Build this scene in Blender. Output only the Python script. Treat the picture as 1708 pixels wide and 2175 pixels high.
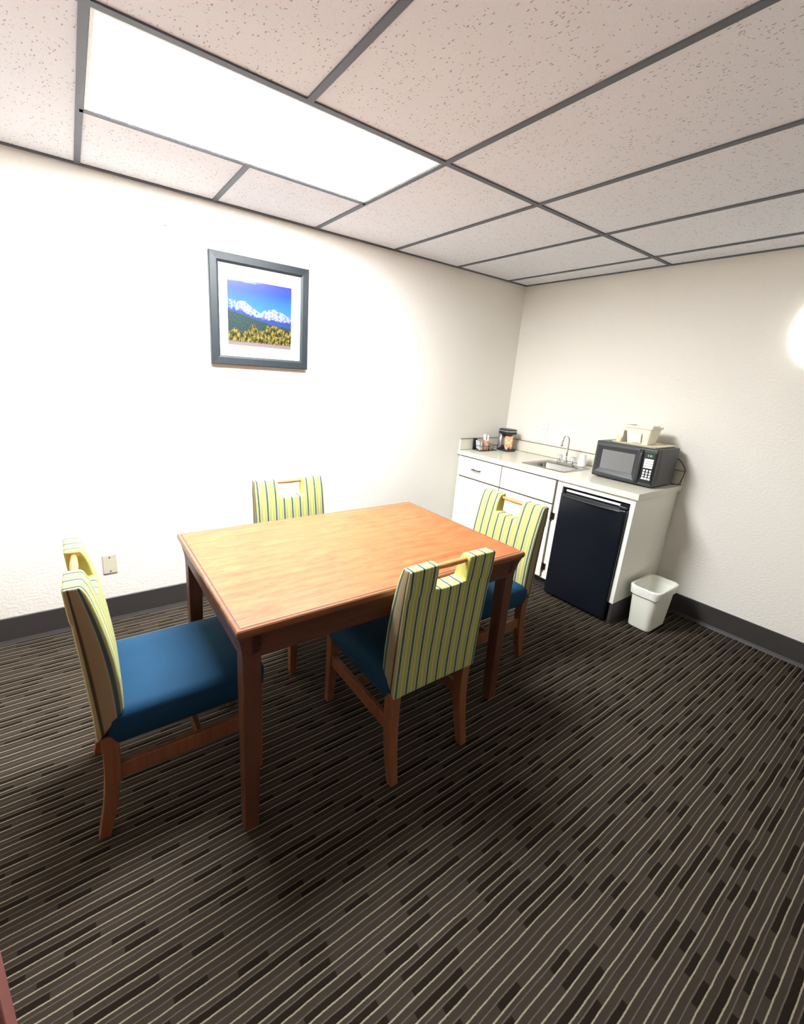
import bpy, bmesh, math, random
from mathutils import Vector, Matrix
random.seed(7)
for o in list(bpy.data.objects):
    bpy.data.objects.remove(o)
scene = bpy.context.scene
COL = scene.collection
PI = math.pi

# ------------------------------------------------------------ camera, light, exposure
CAM = (-3.4228, -2.7354, 1.5221)
RIGHT = Vector((0.8207604, -0.56745291, 0.06595116))
UP = Vector((0.09585781, 0.25060948, 0.96333077))
FWD = Vector((0.56317284, 0.78434181, -0.26008513))
FPX, CX, CY, IW, IH = 914.64, 806.67, 1041.94, 1708.0, 2175.0
cd = bpy.data.cameras.new('camera')
cam = bpy.data.objects.new('camera', cd)
COL.objects.link(cam)
m = Matrix((RIGHT, UP, -FWD)).transposed().to_4x4()
m.translation = CAM
cam.matrix_world = m
cd.sensor_fit = 'VERTICAL'
cd.sensor_height = 24.0
cd.lens = 24.0 * FPX / IH
cd.shift_x = (IW / 2 - CX) / IH
cd.shift_y = (CY - IH / 2) / IH
cd.clip_start = 0.02
scene.camera = cam

LAMP = 84.0            # strength of the ceiling fixture's diffuser
SCONCE = 1.5
EXPOSURE = 0.0
scene.view_settings.view_transform = 'Standard'
scene.view_settings.look = 'None'
scene.view_settings.exposure = EXPOSURE
scene.view_settings.gamma = 1.0
scene.view_settings.use_curve_mapping = False
w = bpy.data.worlds.new('world')
scene.world = w
w.use_nodes = True
w.node_tree.nodes['Background'].inputs[0].default_value = (0.8, 0.85, 0.9, 1)
w.node_tree.nodes['Background'].inputs[1].default_value = 0.05

# ------------------------------------------------------------ node helpers
class NT:
    def __init__(s, name, base=(0.5, 0.5, 0.5), rough=0.5, metal=0.0, spec=0.5):
        s.m = bpy.data.materials.new(name)
        s.m.use_nodes = True
        s.t = s.m.node_tree
        s.b = s.t.nodes['Principled BSDF']
        s.b.inputs['Base Color'].default_value = (*base, 1)
        s.b.inputs['Roughness'].default_value = rough
        s.b.inputs['Metallic'].default_value = metal
        s.b.inputs['Specular IOR Level'].default_value = spec
        s._tc = None
    def n(s, typ, **kw):
        x = s.t.nodes.new(typ)
        for k, v in kw.items():
            setattr(x, k, v)
        return x
    def put(s, sock, v):
        if v is None:
            return
        if isinstance(v, bpy.types.NodeSocket):
            s.t.links.new(v, sock)
        else:
            if isinstance(v, (tuple, list)) and len(v) == 3 and sock.type == 'RGBA':
                v = (*v, 1)
            sock.default_value = v
    def coord(s):
        if s._tc is None:
            s._tc = s.n('ShaderNodeTexCoord').outputs['Object']
        return s._tc
    def xyz(s, v=None):
        x = s.n('ShaderNodeSeparateXYZ')
        s.put(x.inputs[0], v or s.coord())
        return x.outputs[0], x.outputs[1], x.outputs[2]
    def comb(s, a, b, c):
        x = s.n('ShaderNodeCombineXYZ')
        for i, v in enumerate((a, b, c)):
            s.put(x.inputs[i], v)
        return x.outputs[0]
    def scale(s, vec3, v=None):
        x = s.n('ShaderNodeVectorMath', operation='MULTIPLY')
        s.put(x.inputs[0], v or s.coord())
        x.inputs[1].default_value = vec3
        return x.outputs[0]
    def m_(s, op, a, b=None, c=None):
        x = s.n('ShaderNodeMath', operation=op)
        s.put(x.inputs[0], a)
        s.put(x.inputs[1], b)
        s.put(x.inputs[2], c)
        return x.outputs[0]
    def noise(s, scale, detail=2.0, v=None, rough=0.5, color=False):
        x = s.n('ShaderNodeTexNoise')
        s.put(x.inputs['Vector'], v or s.coord())
        x.inputs['Scale'].default_value = scale
        x.inputs['Detail'].default_value = detail
        x.inputs['Roughness'].default_value = rough
        return x.outputs['Color' if color else 'Fac']
    def vor(s, scale, v=None, feature='F1', out='Distance', rnd=1.0):
        x = s.n('ShaderNodeTexVoronoi', feature=feature)
        s.put(x.inputs['Vector'], v or s.coord())
        x.inputs['Scale'].default_value = scale
        x.inputs['Randomness'].default_value = rnd
        return x.outputs[out]
    def white(s, v, dim='3D'):
        x = s.n('ShaderNodeTexWhiteNoise', noise_dimensions=dim)
        s.put(x.inputs['W' if dim == '1D' else 'Vector'], v)
        return x.outputs['Value']
    def ramp(s, f, stops, interp='LINEAR'):
        x = s.n('ShaderNodeValToRGB')
        x.color_ramp.interpolation = interp
        e = x.color_ramp.elements
        while len(e) > 1:
            e.remove(e[-1])
        for i, (p, c) in enumerate(stops):
            if isinstance(c, (int, float)):
                c = (c, c, c)
            if i == 0:
                e[0].position = p
                e[0].color = (*c, 1)
            else:
                q = e.new(p)
                q.color = (*c, 1)
        s.put(x.inputs[0], f)
        return x.outputs[0]
    def mix(s, f, a, b, blend='MIX'):
        x = s.n('ShaderNodeMix', data_type='RGBA', blend_type=blend)
        s.put(x.inputs[0], f)
        s.put(x.inputs[6], a)
        s.put(x.inputs[7], b)
        return x.outputs[2]
    def smooth(s, v, a, b):
        x = s.n('ShaderNodeMapRange', interpolation_type='SMOOTHSTEP')
        s.put(x.inputs[0], v)
        x.inputs[1].default_value = a
        x.inputs[2].default_value = b
        return x.outputs[0]
    def bump(s, h, strength=0.3, dist=0.002):
        x = s.n('ShaderNodeBump')
        x.inputs['Strength'].default_value = strength
        x.inputs['Distance'].default_value = dist
        s.put(x.inputs['Height'], h)
        s.t.links.new(x.outputs[0], s.b.inputs['Normal'])
    def col(s, v):
        s.put(s.b.inputs['Base Color'], v)
    def rough(s, v):
        s.put(s.b.inputs['Roughness'], v)

def speck(name, c, rough=0.5, metal=0.0, var=0.08, sc=30, spec=0.5, bump=None):
    """plain material with a little procedural variation"""
    t = NT(name, c, rough, metal, spec)
    n = t.noise(sc, 3)
    t.col(t.mix(n, tuple(x * (1 - var) for x in c), tuple(min(1, x * (1 + var)) for x in c)))
    if bump:
        t.bump(t.noise(bump[0], 2), bump[1], bump[2])
    return t.m

# ------------------------------------------------------------ materials
def mat_wall():
    t = NT('painted_wall', (0.80, 0.76, 0.69), 0.75, 0, 0.25)
    n = t.noise(2.0, 3)
    t.col(t.mix(n, (0.82, 0.785, 0.715), (0.845, 0.815, 0.745)))
    a = t.noise(60, 4, t.scale((1, 1, 1.4)), 0.6)
    b = t.noise(170, 2)
    t.bump(t.m_('ADD', t.smooth(a, 0.42, 0.62), t.m_('MULTIPLY', b, 0.3)), 0.35, 0.0022)
    return t.m

def mat_tile():
    t = NT('mineral_fibre_ceiling', (0.8, 0.79, 0.78), 0.9, 0, 0.1)
    w1 = t.noise(9, 2, color=True)
    wv = t.n('ShaderNodeVectorMath', operation='MULTIPLY_ADD')
    t.put(wv.inputs[0], w1)
    wv.inputs[1].default_value = (0.03, 0.03, 0)
    t.put(wv.inputs[2], t.coord())
    v = wv.outputs[0]
    a = t.vor(85, t.scale((1.0, 0.42, 1), v))
    b = t.vor(120, t.scale((0.45, 1.0, 1), v))
    c = t.vor(190, v)
    gate = t.noise(25, 1)
    ma = t.m_('MULTIPLY', t.m_('LESS_THAN', a, 0.18), t.m_('GREATER_THAN', gate, 0.44))
    mb = t.m_('MULTIPLY', t.m_('LESS_THAN', b, 0.17), t.m_('GREATER_THAN', t.noise(18, 1, t.scale((1.3, 1.1, 1))), 0.5))
    mc = t.m_('LESS_THAN', c, 0.15)
    holes = t.m_('MAXIMUM', t.m_('MAXIMUM', ma, mb), t.m_('MULTIPLY', mc, 0.6))
    base = t.mix(t.noise(3, 2), (0.81, 0.82, 0.865), (0.85, 0.86, 0.905))
    t.col(t.mix(holes, base, (0.46, 0.42, 0.40)))
    t.bump(t.m_('SUBTRACT', t.noise(120, 2), holes), 0.5, 0.002)
    return t.m

def mat_carpet():
    t = NT('striped_loop_carpet', (0.05, 0.04, 0.03), 0.95, 0, 0.05)
    x, y, z = t.xyz()
    wob = t.m_('MULTIPLY', t.m_('SUBTRACT', t.noise(7, 2, t.scale((1, .4, 1))), 0.5), 0.006)
    wob2 = t.m_('MULTIPLY', t.m_('SUBTRACT', t.noise(140, 1), 0.5), 0.0016)
    yy = t.m_('ADD', y, t.m_('ADD', wob, wob2))
    per = 0.104
    q = t.m_('DIVIDE', t.m_('MULTIPLY', yy, -1.0), per)
    f = t.m_('FRACT', q)
    cell = t.m_('FLOOR', q)
    lines = None
    strong = (0.0, 0.29, 0.645, 1.0)
    weak = (0.118, 0.47, 0.81)
    def line(c, wd):
        d = t.m_('ABSOLUTE', t.m_('SUBTRACT', f, c))
        return t.m_('SUBTRACT', 1.0, t.smooth(d, wd * 0.55, wd * 1.2))
    S = None
    for c in strong:
        l = line(c, 0.020)
        S = l if S is None else t.m_('MAXIMUM', S, l)
    W = None
    for c in weak:
        l = line(c, 0.019)
        W = l if W is None else t.m_('MAXIMUM', W, l)
    # dark dashes in the bands that follow the weak lines
    D = None
    for i, (a, b) in enumerate(((0.135, 0.275), (0.49, 0.625), (0.83, 0.975))):
        band = t.m_('MULTIPLY', t.m_('GREATER_THAN', f, a), t.m_('LESS_THAN', f, b))
        row = t.m_('ADD', t.m_('MULTIPLY', cell, 3.0), float(i))
        off = t.white(row, '1D')
        seg = t.m_('ADD', t.m_('MULTIPLY', x, 12.5), t.m_('MULTIPLY', off, 37.0))
        segi = t.m_('FLOOR', seg)
        r = t.white(t.comb(segi, row, 0.0))
        on = t.m_('GREATER_THAN', r, 0.60)
        dd = t.m_('MULTIPLY', band, on)
        D = dd if D is None else t.m_('MAXIMUM', D, dd)
    fib = t.noise(420, 2, rough=0.7)
    mott = t.noise(5, 2)
    base = t.mix(t.noise(9, 2, t.scale((1, 5, 1))), (0.032, 0.024, 0.018), (0.049, 0.038, 0.028))
    c = t.mix(t.m_('MULTIPLY', D, 0.85), base, (0.008, 0.0045, 0.0025))
    c = t.mix(t.m_('MULTIPLY', W, 0.85), c, (0.105, 0.086, 0.066))
    c = t.mix(S, c, (0.29, 0.25, 0.18))
    c = t.mix(t.m_('MULTIPLY', t.m_('SUBTRACT', 1.0, fib), 0.55), c, (0.01, 0.008, 0.006))
    t.col(c)
    h = t.m_('ADD', t.m_('MULTIPLY', fib, 0.6), t.m_('MULTIPLY', t.m_('MAXIMUM', S, W), 0.5))
    t.bump(h, 0.6, 0.004)
    return t.m

def mat_laminate():
    t = NT('cherry_laminate', (0.7, 0.35, 0.15), 0.38, 0, 0.45)
    v = t.scale((1.0, 9.0, 1.0))
    warp = t.noise(1.6, 3, v)
    x, y, z = t.xyz()
    yy = t.m_('ADD', t.m_('MULTIPLY', y, 55.0), t.m_('MULTIPLY', warp, 18.0))
    s1 = t.noise(5.0, 4, t.scale((1.6, 7, 1)), 0.7)
    g1 = t.noise(3.0, 5, t.scale((1.2, 12, 1)), 0.6)
    g2 = t.noise(14, 4, t.scale((1.0, 22, 1)), 0.65)
    f = t.m_('ADD', t.m_('MULTIPLY', s1, 0.35), t.m_('ADD', t.m_('MULTIPLY', g1, 0.25), t.m_('MULTIPLY', g2, 0.4)))
    c = t.ramp(f, [(0.37, (0.18, 0.038, 0.009)), (0.45, (0.26, 0.066, 0.017)), (0.53, (0.305, 0.094, 0.026)), (0.61, (0.35, 0.132, 0.044))])
    fine = t.smooth(t.noise(60, 3, t.scale((1, 26, 1))), 0.62, 0.75)
    c = t.mix(t.m_('MULTIPLY', fine, 0.35), c, (0.20, 0.055, 0.02))
    t.col(c)
    t.rough(t.ramp(g2, [(0, 0.33), (1, 0.43)]))
    return t.m

def mat_wood(name, dark, light, axis='z', rough=0.42):
    t = NT(name, light, rough, 0, 0.4)
    sc = {'x': (2.0, 26, 26), 'y': (26, 2.0, 26), 'z': (26, 26, 2.0)}[axis]
    n = t.noise(1.4, 5, t.scale(sc), 0.6)
    n2 = t.noise(4.0, 3, t.scale(sc))
    f = t.m_('ADD', t.m_('MULTIPLY', n, 0.7), t.m_('MULTIPLY', n2, 0.3))
    t.col(t.ramp(f, [(0.3, dark), (0.65, light)]))
    return t.m

def mat_stripe():
    t = NT('striped_chair_fabric', (0.5, 0.5, 0.15), 0.9, 0, 0.1)
    x, y, z = t.xyz()
    geo = t.n('ShaderNodeNewGeometry')
    vt = t.n('ShaderNodeVectorTransform', vector_type='NORMAL', convert_from='WORLD', convert_to='OBJECT')
    t.t.links.new(geo.outputs['True Normal'], vt.inputs[0])
    nx, ny, nz = t.xyz(vt.outputs[0])
    side = t.m_('MULTIPLY', t.m_('GREATER_THAN', t.m_('ABSOLUTE', ny), 0.80), t.m_('GREATER_THAN', t.m_('ABSOLUTE', y), 0.15))
    per = 0.0494
    wob = t.m_('MULTIPLY', t.m_('SUBTRACT', t.noise(6, 2), 0.5), 0.006)
    u = t.m_('DIVIDE', t.m_('ADD', t.m_('ADD', y, wob), 0.5 * per + 20 * per), per)
    f = t.m_('FRACT', u)
    alt = t.m_('FRACT', t.m_('MULTIPLY', t.m_('FLOOR', t.m_('ADD', u, 0.5)), 0.5))
    # f: 0.5 is the centre of a dark stripe
    green, pale = (0.33, 0.34, 0.13), (0.46, 0.49, 0.24)
    c = t.ramp(f, [(0.0, (0.55, 0.51, 0.13)), (0.10, (0.49, 0.46, 0.13)), (0.20, green), (0.30, (0.43, 0.43, 0.17)),
                   (0.37, pale), (0.405, (0.42, 0.45, 0.32)), (0.42, (0.020, 0.050, 0.060)), (0.5, (0.035, 0.085, 0.10)),
                   (0.58, (0.020, 0.050, 0.060)), (0.595, (0.40, 0.43, 0.29)), (0.66, pale), (0.76, green), (0.88, (0.38, 0.36, 0.135)), (1.0, (0.55, 0.51, 0.13))])
    fleck = t.noise(22, 4, t.scale((1, 30, 2)), 0.7)
    c = t.mix(t.m_('MULTIPLY', t.smooth(fleck, 0.45, 0.7), 0.3), c, (0.34, 0.27, 0.13))
    zz = t.m_('SUBTRACT', z, 0.47)
    bk_ = t.m_('SUBTRACT', -0.242, t.m_('MULTIPLY', zz, 0.07))
    ft_ = t.m_('SUBTRACT', -0.164, t.m_('MULTIPLY', t.m_('MULTIPLY', zz, zz), 0.37))
    sp = t.m_('DIVIDE', t.m_('SUBTRACT', x, bk_), t.m_('SUBTRACT', ft_, bk_))
    sc = t.ramp(sp, [(0.0, (0.33, 0.28, 0.15)), (0.09, (0.36, 0.31, 0.17)), (0.13, (0.045, 0.035, 0.02)), (0.20, (0.05, 0.04, 0.02)), (0.25, (0.26, 0.20, 0.115)), (0.66, (0.30, 0.235, 0.135)), (0.71, (0.36, 0.33, 0.22)), (0.75, (0.035, 0.085, 0.10)), (0.86, (0.05, 0.10, 0.115)), (0.90, (0.42, 0.42, 0.18))])  # side face; the dark stops paint a shadow line along the rear seam
    c = t.mix(side, c, sc)
    weave = t.noise(500, 1)
    c = t.mix(t.m_('MULTIPLY', weave, 0.12), c, (0.25, 0.24, 0.1))
    t.col(c)
    t.bump(t.m_('ADD', weave, t.m_('MULTIPLY', t.noise(30, 3), 1.5)), 0.3, 0.002)
    return t.m

def mat_blue():
    t = NT('blue_seat_fabric', (0.01, 0.1, 0.22), 0.8, 0, 0.2)
    t.col(t.mix(t.noise(5, 3), (0.003, 0.030, 0.070), (0.005, 0.044, 0.098)))
    t.bump(t.noise(260, 2), 0.25, 0.001)
    return t.m

def mat_counter():
    t = NT('cream_laminate_worktop', (0.74, 0.71, 0.6), 0.22, 0, 0.5)
    sp = t.smooth(t.noise(140, 3), 0.55, 0.7)
    t.col(t.mix(t.m_('MULTIPLY', sp, 0.25), (0.74, 0.715, 0.60), (0.60, 0.56, 0.44)))
    return t.m

def mat_picture():
    """landscape print: x across 0..1, z up 0..1 in units of the print"""
    t = NT('landscape_print', (0.5, 0.5, 0.5), 0.35, 0, 0.4)
    x, y, z = t.xyz()
    u = t.m_('DIVIDE', t.m_('SUBTRACT', x, 0.1), 0.395)
    v = t.m_('DIVIDE', t.m_('SUBTRACT', z, 0.115), 0.365)
    P = t.comb(u, v, 0.0)
    n1 = t.noise(7, 5, P, 0.65)
    n2 = t.noise(26, 5, P, 0.7)
    n3 = t.noise(70, 3, P, 0.7)
    ridge = t.ramp(u, [(0, 0.70), (0.14, 0.67), (0.2, 0.69), (0.27, 0.685), (0.35, 0.62), (0.5, 0.535), (0.56, 0.59), (0.62, 0.60), (0.72, 0.63), (0.78, 0.59), (0.86, 0.585), (0.93, 0.54), (1.0, 0.52)])
    ridge = t.m_('ADD', ridge, t.m_('MULTIPLY', t.m_('SUBTRACT', n2, 0.5), 0.05))
    snowb = t.ramp(u, [(0, 0.57), (0.2, 0.545), (0.3, 0.50), (0.5, 0.47), (0.6, 0.455), (0.85, 0.45), (1.0, 0.46)])
    snowb = t.m_('ADD', snowb, t.m_('MULTIPLY', t.m_('SUBTRACT', n2, 0.5), 0.22))
    forest = t.ramp(u, [(0, 0.53), (0.25, 0.475), (0.5, 0.41), (0.75, 0.365), (1.0, 0.345)])
    forest = t.m_('ADD', forest, t.m_('MULTIPLY', t.m_('SUBTRACT', n3, 0.5), 0.04))
    trees = t.ramp(u, [(0, 0.20), (0.05, 0.22), (0.1, 0.27), (0.15, 0.25), (0.19, 0.19), (0.25, 0.22), (0.31, 0.25), (0.37, 0.36), (0.41, 0.34), (0.46, 0.25), (0.5, 0.26), (0.56, 0.27), (0.6, 0.36), (0.65, 0.34), (0.7, 0.38), (0.76, 0.35), (0.82, 0.32), (1.0, 0.31)])
    trees = t.m_('ADD', trees, t.m_('MULTIPLY', t.m_('SUBTRACT', t.noise(55, 2, P), 0.5), 0.10))
    grass = t.m_('ADD', 0.06, t.m_('MULTIPLY', t.m_('SUBTRACT', n3, 0.5), 0.10))
    sky = t.ramp(v, [(0.5, (0.10, 0.62, 0.85)), (0.68, (0.07, 0.42, 0.85)), (0.85, (0.055, 0.19, 0.86)), (1.0, (0.10, 0.15, 0.80))])
    cl = t.m_('MULTIPLY', t.smooth(t.m_('ADD', v, t.m_('MULTIPLY', t.m_('SUBTRACT', n1, 0.5), 0.12)), 0.955, 0.985), t.m_('SUBTRACT', 1.0, t.smooth(u, 0.3, 0.6)))
    sky = t.mix(cl, sky, (0.75, 0.82, 0.95))
    snow = t.mix(t.smooth(n2, 0.50, 0.62), (0.90, 0.93, 0.97), (0.10, 0.27, 0.55))
    snow = t.mix(t.m_('MULTIPLY', t.smooth(u, 0.0, 0.25), 1.0), t.mix(t.smooth(n2, 0.40, 0.58), (0.75, 0.88, 0.95), (0.05, 0.33, 0.60)), snow)
    blue = t.mix(n3, (0.04, 0.09, 0.42), (0.09, 0.22, 0.62))
    mount = t.mix(t.m_('GREATER_THAN', v, snowb), blue, snow)
    fo = t.mix(t.smooth(n3, 0.4, 0.65), (0.004, 0.03, 0.05), (0.14, 0.32, 0.17))
    tr = t.mix(t.smooth(t.noise(34, 5, t.comb(u, t.m_('MULTIPLY', v, 0.45), 3.0), 0.75), 0.44, 0.60), (0.02, 0.03, 0.01), (0.95, 0.72, 0.08))
    gr = t.mix(n3, (0.75, 0.45, 0.50), (0.70, 0.62, 0.35))
    c = t.mix(t.m_('LESS_THAN', v, ridge), sky, mount)
    c = t.mix(t.m_('LESS_THAN', v, forest), c, fo)
    c = t.mix(t.m_('LESS_THAN', v, trees), c, tr)
    c = t.mix(t.m_('LESS_THAN', v, grass), c, gr)
    c = t.mix(1.0, c, (0.16, 0.165, 0.22), 'MULTIPLY')
    t.col(c)
    return t.m

def emis(name, c, s, base=(0.9, 0.9, 0.9)):
    t = NT(name, base, 0.4)
    t.b.inputs['Emission Color'].default_value = (*c, 1)
    t.b.inputs['Emission Strength'].default_value = s
    return t

M = {}
M['wall'] = mat_wall()
M['tile'] = mat_tile()
M['carpet'] = mat_carpet()
M['tee'] = speck('grey_ceiling_tee', (0.10, 0.113, 0.135), 0.6, 0.0, 0.05, 8)
M['base'] = speck('charcoal_rubber_base', (0.040, 0.036, 0.034), 0.5, 0, 0.12, 12)
M['laminate'] = mat_laminate()
M['edge'] = mat_wood('cherry_edge', (0.15, 0.055, 0.026), (0.24, 0.095, 0.042), 'x', 0.22)
M['groove'] = speck('dark_groove', (0.05, 0.02, 0.012), 0.6)
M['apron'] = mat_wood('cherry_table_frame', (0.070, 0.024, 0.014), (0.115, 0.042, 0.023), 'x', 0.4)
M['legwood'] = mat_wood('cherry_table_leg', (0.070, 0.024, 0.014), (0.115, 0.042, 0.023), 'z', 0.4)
M['chairwood'] = mat_wood('cherry_chair_leg', (0.14, 0.050, 0.020), (0.22, 0.085, 0.034), 'z', 0.45)
M['rod'] = mat_wood('cherry_handle_rod', (0.45, 0.17, 0.06), (0.62, 0.26, 0.11), 'y', 0.35)
M['stripe'] = mat_stripe()
M['blue'] = mat_blue()
M['cab'] = speck('white_cabinet_paint', (0.87, 0.86, 0.77), 0.35, 0, 0.015, 4, 0.45)
M['gap'] = speck('dark_reveal', (0.10, 0.085, 0.06), 0.8)
M['counter'] = mat_counter()
M['caulk'] = speck('brown_laminate_seam', (0.13, 0.12, 0.08), 0.6)
M['steel'] = speck('brushed_stainless_steel', (0.40, 0.395, 0.38), 0.26, 1.0, 0.08, 60)
M['chrome'] = speck('chrome', (0.75, 0.76, 0.77), 0.08, 1.0, 0.02)
M['acryl'] = NT('clear_acrylic', (0.93, 0.95, 0.93), 0.08).m
M['acryl'].node_tree.nodes['Principled BSDF'].inputs['Transmission Weight'].default_value = 0.6
M['black'] = speck('black_plastic', (0.018, 0.019, 0.022), 0.32, 0, 0.1, 20)
M['fridge'] = speck('black_fridge_enamel', (0.006, 0.008, 0.013), 0.16, 0, 0.1, 10)
M['mw'] = speck('charcoal_microwave_case', (0.035, 0.037, 0.042), 0.35, 0, 0.08, 20)
M['mwside'] = speck('grey_black_painted_steel', (0.065, 0.065, 0.064), 0.5, 0, 0.06, 60)
M['mwglass'] = speck('grey_mesh_window', (0.17, 0.17, 0.17), 0.18, 0, 0.08, 300)
M['panel'] = speck('black_control_panel', (0.008, 0.011, 0.012), 0.2)
M['key'] = speck('white_key', (0.80, 0.82, 0.82), 0.5)
M['disp'] = speck('dark_green_display', (0.02, 0.045, 0.03), 0.15)
M['digit'] = emis('green_digit', (0.45, 0.8, 0.6), 0.5, (0.2, 0.3, 0.25)).m
M['binplast'] = speck('white_bin_plastic', (0.80, 0.80, 0.70), 0.38, 0, 0.03, 5)
M['liner'] = speck('white_bin_liner', (0.83, 0.83, 0.75), 0.35, 0, 0.06, 20, bump=(45, 0.6, 0.006))
M['tub'] = speck('cream_tub_plastic', (0.82, 0.77, 0.60), 0.4, 0, 0.04, 10)
M['tray'] = speck('cream_tray_plastic', (0.80, 0.74, 0.56), 0.4, 0, 0.04, 10)
M['white'] = speck('white_plastic', (0.85, 0.85, 0.83), 0.35)
M['paper'] = speck('white_paper', (0.84, 0.83, 0.80), 0.7)
M['plate'] = speck('beige_wall_plate', (0.60, 0.565, 0.43), 0.4, 0, 0.03)
M['frame'] = mat_wood('slate_grey_picture_frame', (0.010, 0.014, 0.017), (0.015, 0.020, 0.024), 'z', 0.45)
M['mat'] = speck('white_picture_mat', (0.86, 0.86, 0.86), 0.6)
M['print'] = mat_picture()
M['door'] = mat_wood('dark_red_door_wood', (0.10, 0.010, 0.008), (0.17, 0.022, 0.016), 'z', 0.35)
M['dooredge'] = speck('pink_lit_door_edge', (0.30, 0.11, 0.095), 0.5)  # paler than the leaf: light on the door's edge painted into the colour
M['iron'] = speck('antique_bronze', (0.05, 0.035, 0.025), 0.4, 0.7)
M['silver'] = speck('silver_plastic', (0.42, 0.42, 0.43), 0.28, 0.85, 0.05)
M['foil'] = speck('silver_foil', (0.55, 0.54, 0.53), 0.35, 0.8, 0.3, 60, bump=(60, 0.8, 0.004))
M['lining'] = speck('maroon_packet', (0.20, 0.06, 0.05), 0.6, 0, 0.4, 60)
M['wire'] = speck('black_wire', (0.02, 0.018, 0.016), 0.45)
M['dark'] = speck('dark_screw', (0.05, 0.045, 0.04), 0.5)
M['tag'] = speck('yellow_green_card', (0.62, 0.64, 0.30), 0.6, 0, 0.2, 90)

def mat_cup():
    t = NT('pink_printed_paper_cup', (0.8, 0.4, 0.3), 0.55)
    n = t.noise(38, 3)
    t.col(t.ramp(n, [(0.35, (0.72, 0.27, 0.20)), (0.5, (0.80, 0.40, 0.30)), (0.62, (0.86, 0.62, 0.45))]))
    return t.m
M['cup'] = mat_cup()
def mat_pack():
    t = NT('orange_printed_packet', (0.85, 0.4, 0.2), 0.5)
    n = t.noise(40, 3)
    t.col(t.ramp(n, [(0.35, (0.82, 0.28, 0.12)), (0.52, (0.88, 0.42, 0.24)), (0.62, (0.85, 0.68, 0.35))]))
    return t.m
M['pack'] = mat_pack()
def mat_condiment():
    t = NT('grey_printed_sachet', (0.6, 0.6, 0.62), 0.6)
    x, y, z = t.xyz()
    f = t.m_('FRACT', t.m_('MULTIPLY', z, 110.0))
    t.col(t.mix(t.m_('MULTIPLY', t.m_('GREATER_THAN', f, 0.55), 0.6), (0.78, 0.79, 0.80), (0.42, 0.43, 0.46)))
    return t.m
M['sachet'] = mat_condiment()

# lamp diffuser: prismatic acrylic that gives off the light
dt = emis('lit_prismatic_diffuser', (0.95, 0.975, 1.0), LAMP)
M['diffuser'] = dt.m
M['opal'] = emis('lit_opal_glass', (1.0, 0.97, 0.92), SCONCE).m

# ------------------------------------------------------------ object helpers
def link(name, bm, mat, parent=None, smooth=False, bevel=0.0, seg=2, sub=0, angle=40):
    bmesh.ops.recalc_face_normals(bm, faces=bm.faces)
    me = bpy.data.meshes.new(name)
    bm.to_mesh(me)
    bm.free()
    if isinstance(mat, (list, tuple)):
        for q in mat:
            me.materials.append(q)
    else:
        me.materials.append(mat)
    for p in me.polygons:
        p.use_smooth = smooth
    o = bpy.data.objects.new(name, me)
    COL.objects.link(o)
    if bevel:
        b = o.modifiers.new('bevel', 'BEVEL')
        b.width = bevel
        b.segments = seg
        b.limit_method = 'ANGLE'
        b.angle_limit = math.radians(angle)
        b.harden_normals = False
    if sub:
        s = o.modifiers.new('sub', 'SUBSURF')
        s.levels = s.render_levels = sub
    if parent is not None:
        o.parent = parent
    return o

def tag(o, label=None, cat=None, group=None, kind=None):
    if label:
        o['label'] = label
    if cat:
        o['category'] = cat
    if group:
        o['group'] = group
    if kind:
        o['kind'] = kind
    return o

def thing(name, label, cat, loc=(0, 0, 0), rz=0.0, group=None):
    o = bpy.data.objects.new(name, None)
    o.empty_display_size = 0.05
    COL.objects.link(o)
    o.location = loc
    o.rotation_euler = (0, 0, rz)
    return tag(o, label, cat, group)

def box(bm, x0, x1, y0, y1, z0, z1):
    v = [bm.verts.new(p) for p in ((x0, y0, z0), (x1, y0, z0), (x1, y1, z0), (x0, y1, z0), (x0, y0, z1), (x1, y0, z1), (x1, y1, z1), (x0, y1, z1))]
    for f in ((3, 2, 1, 0), (4, 5, 6, 7), (0, 1, 5, 4), (1, 2, 6, 5), (2, 3, 7, 6), (3, 0, 4, 7)):
        bm.faces.new([v[i] for i in f])
    return v

def B(*a):
    bm = bmesh.new()
    box(bm, *a)
    return bm

def rings(bm, loops, cap0=True, cap1=True, closed=True):
    """skin a list of vertex loops"""
    vs = [[bm.verts.new(p) for p in L] for L in loops]
    n = len(vs[0])
    for a, b in zip(vs, vs[1:]):
        for i in range(n if closed else n - 1):
            j = (i + 1) % n
            bm.faces.new((a[i], a[j], b[j], b[i]))
    if cap0:
        bm.faces.new(vs[0][::-1])
    if cap1:
        bm.faces.new(vs[-1])
    return vs

def circle(r, z, n=24, c=(0, 0)):
    return [(c[0] + r * math.cos(2 * PI * i / n), c[1] + r * math.sin(2 * PI * i / n), z) for i in range(n)]

def lathe(profile, n=24, c=(0, 0), cap0=True, cap1=True):
    bm = bmesh.new()
    rings(bm, [circle(r, z, n, c) for r, z in profile], cap0, cap1)
    return bm

def rrect(hx, hy, r, z, n=5, c=(0, 0)):
    pts = []
    for (sx, sy, a0) in ((1, 1, 0), (-1, 1, 90), (-1, -1, 180), (1, -1, 270)):
        for k in range(n + 1):
            a = math.radians(a0 + 90 * k / n)
            pts.append((c[0] + sx * (hx - r) + r * math.cos(a), c[1] + sy * (hy - r) + r * math.sin(a), z))
    return pts

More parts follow.
